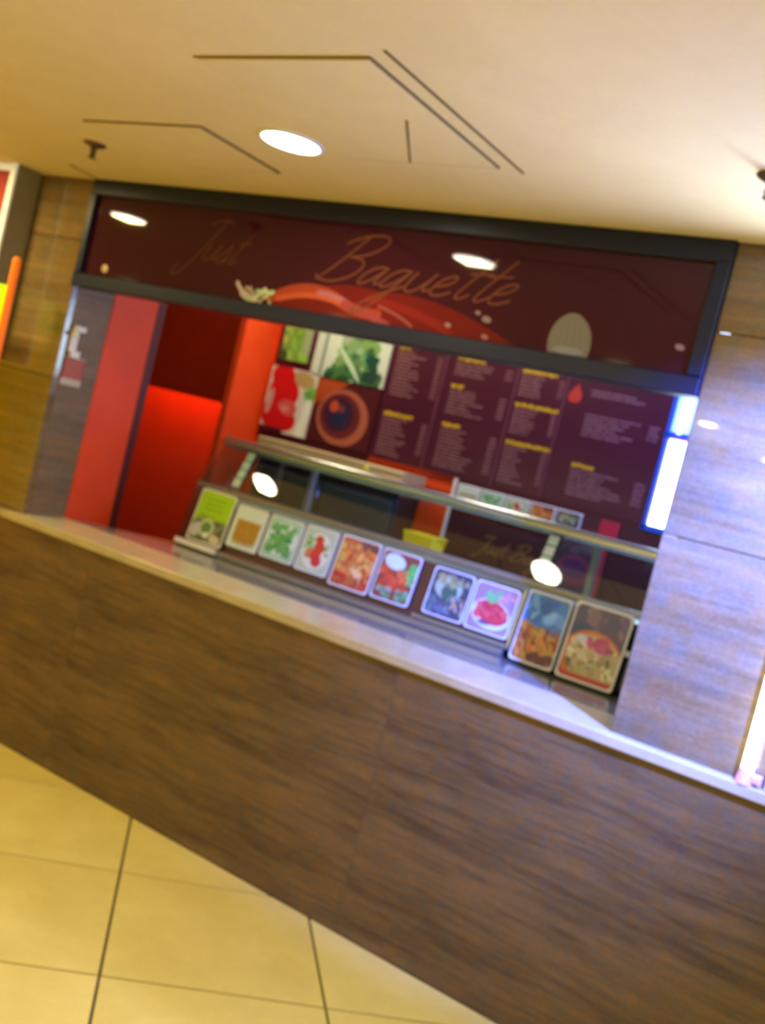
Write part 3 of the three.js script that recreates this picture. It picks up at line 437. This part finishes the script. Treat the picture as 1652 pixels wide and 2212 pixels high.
pictureCard(-3.168, -2.956, S(0.992), S(1.234), 'lime', 'bright lime green card at the left end of the glass counter');
pictureCard(-2.938, -2.758, S(1.02), S(1.211), 'corn', 'card of yellow brown sweetcorn next to the lime green card on the glass');
pictureCard(-2.746, -2.556, S(1.024), S(1.211), 'peas', 'card of green peas between the sweetcorn and tomato cards on the glass');
pictureCard(-2.546, -2.372, S(1.02), S(1.215), 'tomato', 'card of red tomatoes on a pale plate, fourth on the glass from the left');
pictureCard(-2.357, -2.157, S(1.006), S(1.22), 'sandwich', 'card of an orange brown sandwich in the middle of the glass counter');
pictureCard(-2.145, -1.96, S(1.012), S(1.217), 'salad', 'card of red and green salad left of the maroon gap on the glass');
pictureCard(-1.895, -1.712, S(1.02), S(1.207), 'mushroom', 'dark card of pale mushrooms right of the maroon gap on the glass');
pictureCard(-1.704, -1.516, S(1.018), S(1.206), 'strawberry', 'card of a heap of red strawberries left of the steel front post');
pictureCard(-1.478, -1.302, S(0.962), S(1.226), 'fries', 'tall card of golden fries under blue sky right of the steel front post', 0.03);
pictureCard(-1.29, -1.07, S(0.96), S(1.238), 'pizza', 'large card of a topped pizza at the right end of the glass counter', 0.03);
{
  const t = thing('yellow_tray', 'small yellow tray on the deck inside the glass counter', 'tray', [-2.255, 1.2, -1.1]);
  const s = new THREE.Shape(); s.moveTo(-0.068, 0); s.lineTo(0.068, 0); s.lineTo(0.078, 0.06); s.lineTo(-0.078, 0.06); s.closePath();
  const g = new THREE.ExtrudeGeometry(s, { depth: 0.12, bevelEnabled: true, bevelSize: 0.004, bevelThickness: 0.004, bevelSegments: 1 }); part('tray_body', g, std({ color: 0xf0b400, roughness: 0.4 }), t, [0, 0.005, -0.06]);
  part('rim', box(0.17, 0.008, 0.13, 0.002), std({ color: 0xf6c810, roughness: 0.4 }), t, [0, 0.069, 0]);
}

// ---------------------------------------------------------------- fittings on the left jamb
{
  const s = thing('wall_hook', 'small pale fitting on the left stone jamb above the red notice', 'fitting', [-3.611, 1.735, -0.062]);
  const q = 0.4; part('back_plate', box(0.008, 0.1, 0.04, 0.002), M.white, s, [0.003, 0, 0]); part('arm', box(0.03, 0.018, 0.02, 0.003), M.white, s, [0.02, 0.03, 0.012]); part('cap', box(0.02, 0.022, 0.06, 0.004), M.white, s, [0.012, 0.056, -0.012]); part('foot', box(0.016, 0.03, 0.05, 0.003), M.white, s, [0.01, -0.056, -0.014]);
  const n = thing('notice', 'small red and white printed notice on the left stone jamb', 'notice', [-3.612, 1.605, -0.094]); n.rotation.y = Math.PI / 2;
  const tex = canvasTex(128, 144, (c, W, H) => { const r = rng(4); c.fillStyle = 'rgb(196,182,156)'; c.fillRect(0, 0, W, H); c.fillStyle = 'rgb(168,70,48)'; c.fillRect(0, 6, W, 104); for (let i = 0; i < 6; i++) dashes(c, r, 12, 16 + i * 16, 100, 5, 'rgb(206,140,110)', 9); });
  part('print', plate(0.112, 0.126, 0.003, 0.006), printMat(tex, 0.5), n); part('backing', box(0.106, 0.12, 0.002, 0.0006), M.white, n, [0, 0, -0.001]);
}

// ---------------------------------------------------------------- neighbouring lightbox and banner stand at the left edge
{
  const b = thing('poster_box', 'grey box with a white framed red poster under the ceiling at the left edge', 'poster box', [-4.42, 2.0, 0.066]);
  part('casing', box(0.9, 0.84, 0.128, 0.004), std({ map: mottled(81, [140, 134, 116], 16, [0.6, 0.6]), roughness: 0.6 }), b, [0, 0, 0]);
  const wf = std({ color: 0xeeeee0, roughness: 0.4, emissive: 0xd8d8c0, emissiveIntensity: 0.25 });
  for (const s of [-1, 1]) { part('frame_bar', box(0.03, 0.84, 0.014, 0.002), wf, b, [s * 0.433, 0, 0.07]); part('frame_bar', box(0.835, 0.03, 0.014, 0.002), wf, b, [0, s * 0.403, 0.07]); }
  part('poster', box(0.83, 0.77, 0.006, 0.001), std({ color: 0xa03a40, roughness: 0.4 }), b, [0, 0, 0.067]);
  const s = thing('banner_stand', 'yellow and lime banner on an orange post at the left edge', 'banner', [-3.775, 0, 0.18]);
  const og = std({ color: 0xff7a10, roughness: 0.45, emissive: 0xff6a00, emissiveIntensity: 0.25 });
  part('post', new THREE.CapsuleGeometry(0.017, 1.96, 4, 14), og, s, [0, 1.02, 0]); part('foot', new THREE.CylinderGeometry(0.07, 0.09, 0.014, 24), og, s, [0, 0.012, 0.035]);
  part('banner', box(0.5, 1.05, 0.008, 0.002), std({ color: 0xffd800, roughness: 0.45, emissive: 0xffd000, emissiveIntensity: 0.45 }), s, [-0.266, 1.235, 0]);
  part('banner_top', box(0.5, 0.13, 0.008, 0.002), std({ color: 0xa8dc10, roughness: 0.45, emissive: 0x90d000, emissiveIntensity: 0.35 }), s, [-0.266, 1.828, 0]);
}

// ---------------------------------------------------------------- glowing tube and blue lit panel at the right edge
{
  const t = thing('tube_lamp', 'upright glowing white tube lamp with a pink foot on the ledge at the right edge', 'lamp', [-0.485, 0.957, 0.028]);
  part('tube', new THREE.CylinderGeometry(0.0165, 0.0165, 1.3, 20), std({ color: 0xffffff, emissive: 0xe8f2ff, emissiveIntensity: 5 }), t, [0, 0.69, 0]);
  const pk = std({ color: 0xe8a8b8, roughness: 0.5 });
  part('foot', new THREE.CylinderGeometry(0.019, 0.026, 0.04, 16), pk, t, [0, 0.02, 0]); part('foot_clip', box(0.03, 0.026, 0.024, 0.006), pk, t, [0.03, 0.02, 0.006]); part('cap', new THREE.CylinderGeometry(0.02, 0.02, 0.04, 16), M.white, t, [0, 1.36, 0]);
  const l2 = new THREE.RectAreaLight(SKYISH, TUBE, 0.03, 1.28); l2.position.set(-0.485, 1.65, 0.05); l2.lookAt(-0.485, 1.65, 1.5); scene.add(l2);
  const p = thing('blue_panel', 'blue backlit panel right of the glowing tube at the right edge', 'panel', [0.02, 0.957, 0.0125]);
  part('casing', box(0.9, 1.4, 0.02, 0.003), std({ color: 0x20306a, roughness: 0.4 }), p, [0, 0.702, 0]); part('lit_face', box(0.86, 1.3, 0.006, 0.001), std({ color: 0x3070d0, emissive: 0x3a84f0, emissiveIntensity: 0.8, roughness: 0.3 }), p, [0, 0.71, 0.0125]); part('bottom_rail', box(0.9, 0.03, 0.03, 0.004), M.white, p, [0, 0.016, 0.012]);
}
// ---------------------------------------------------------------- bluish spotlight added out of view to tint the right wall
{
  const at = new THREE.Vector3(0.02, 2.27, 0.85), aim = new THREE.Vector3(-0.56, 1.55, 0);
  const t = thing('added_spotlight', 'added bluish spotlight that tints the right stone wall, outside the view', 'lamp', [0.02, 2.4225, 0.85]);
  part('mount', new THREE.CylinderGeometry(0.05, 0.05, 0.02, 24), M.white, t, [0, -0.01, 0]); part('stem', new THREE.CylinderGeometry(0.01, 0.01, 0.07, 12), M.white, t, [0, -0.05, 0]);
  const dir = aim.clone().sub(at).normalize(), q = new THREE.Quaternion().setFromUnitVectors(new THREE.Vector3(0, -1, 0), dir);
  const can = part('can', new THREE.LatheGeometry([[0, 0.07], [0.03, 0.07], [0.045, 0.05], [0.05, -0.04], [0.046, -0.04], [0.042, 0.03], [0, 0.03]].map(([a, b]) => new THREE.Vector2(a, b)), 28), M.white, t, [0, -0.13, 0]); can.quaternion.copy(q);
  part('lens', new THREE.CylinderGeometry(0.04, 0.04, 0.004, 24), std({ color: 0xffffff, emissive: 0x9ab4ff, emissiveIntensity: 8 }), can, [0, -0.025, 0]);
  const l = new THREE.SpotLight(BLUE, SPOT, 0, 0.56, 1, 2); l.shadow.radius = 2; l.castShadow = true; l.position.copy(at).addScaledVector(dir, 0.07); l.target.position.copy(aim); scene.add(l, l.target);
}
renderer.render(scene, camera);
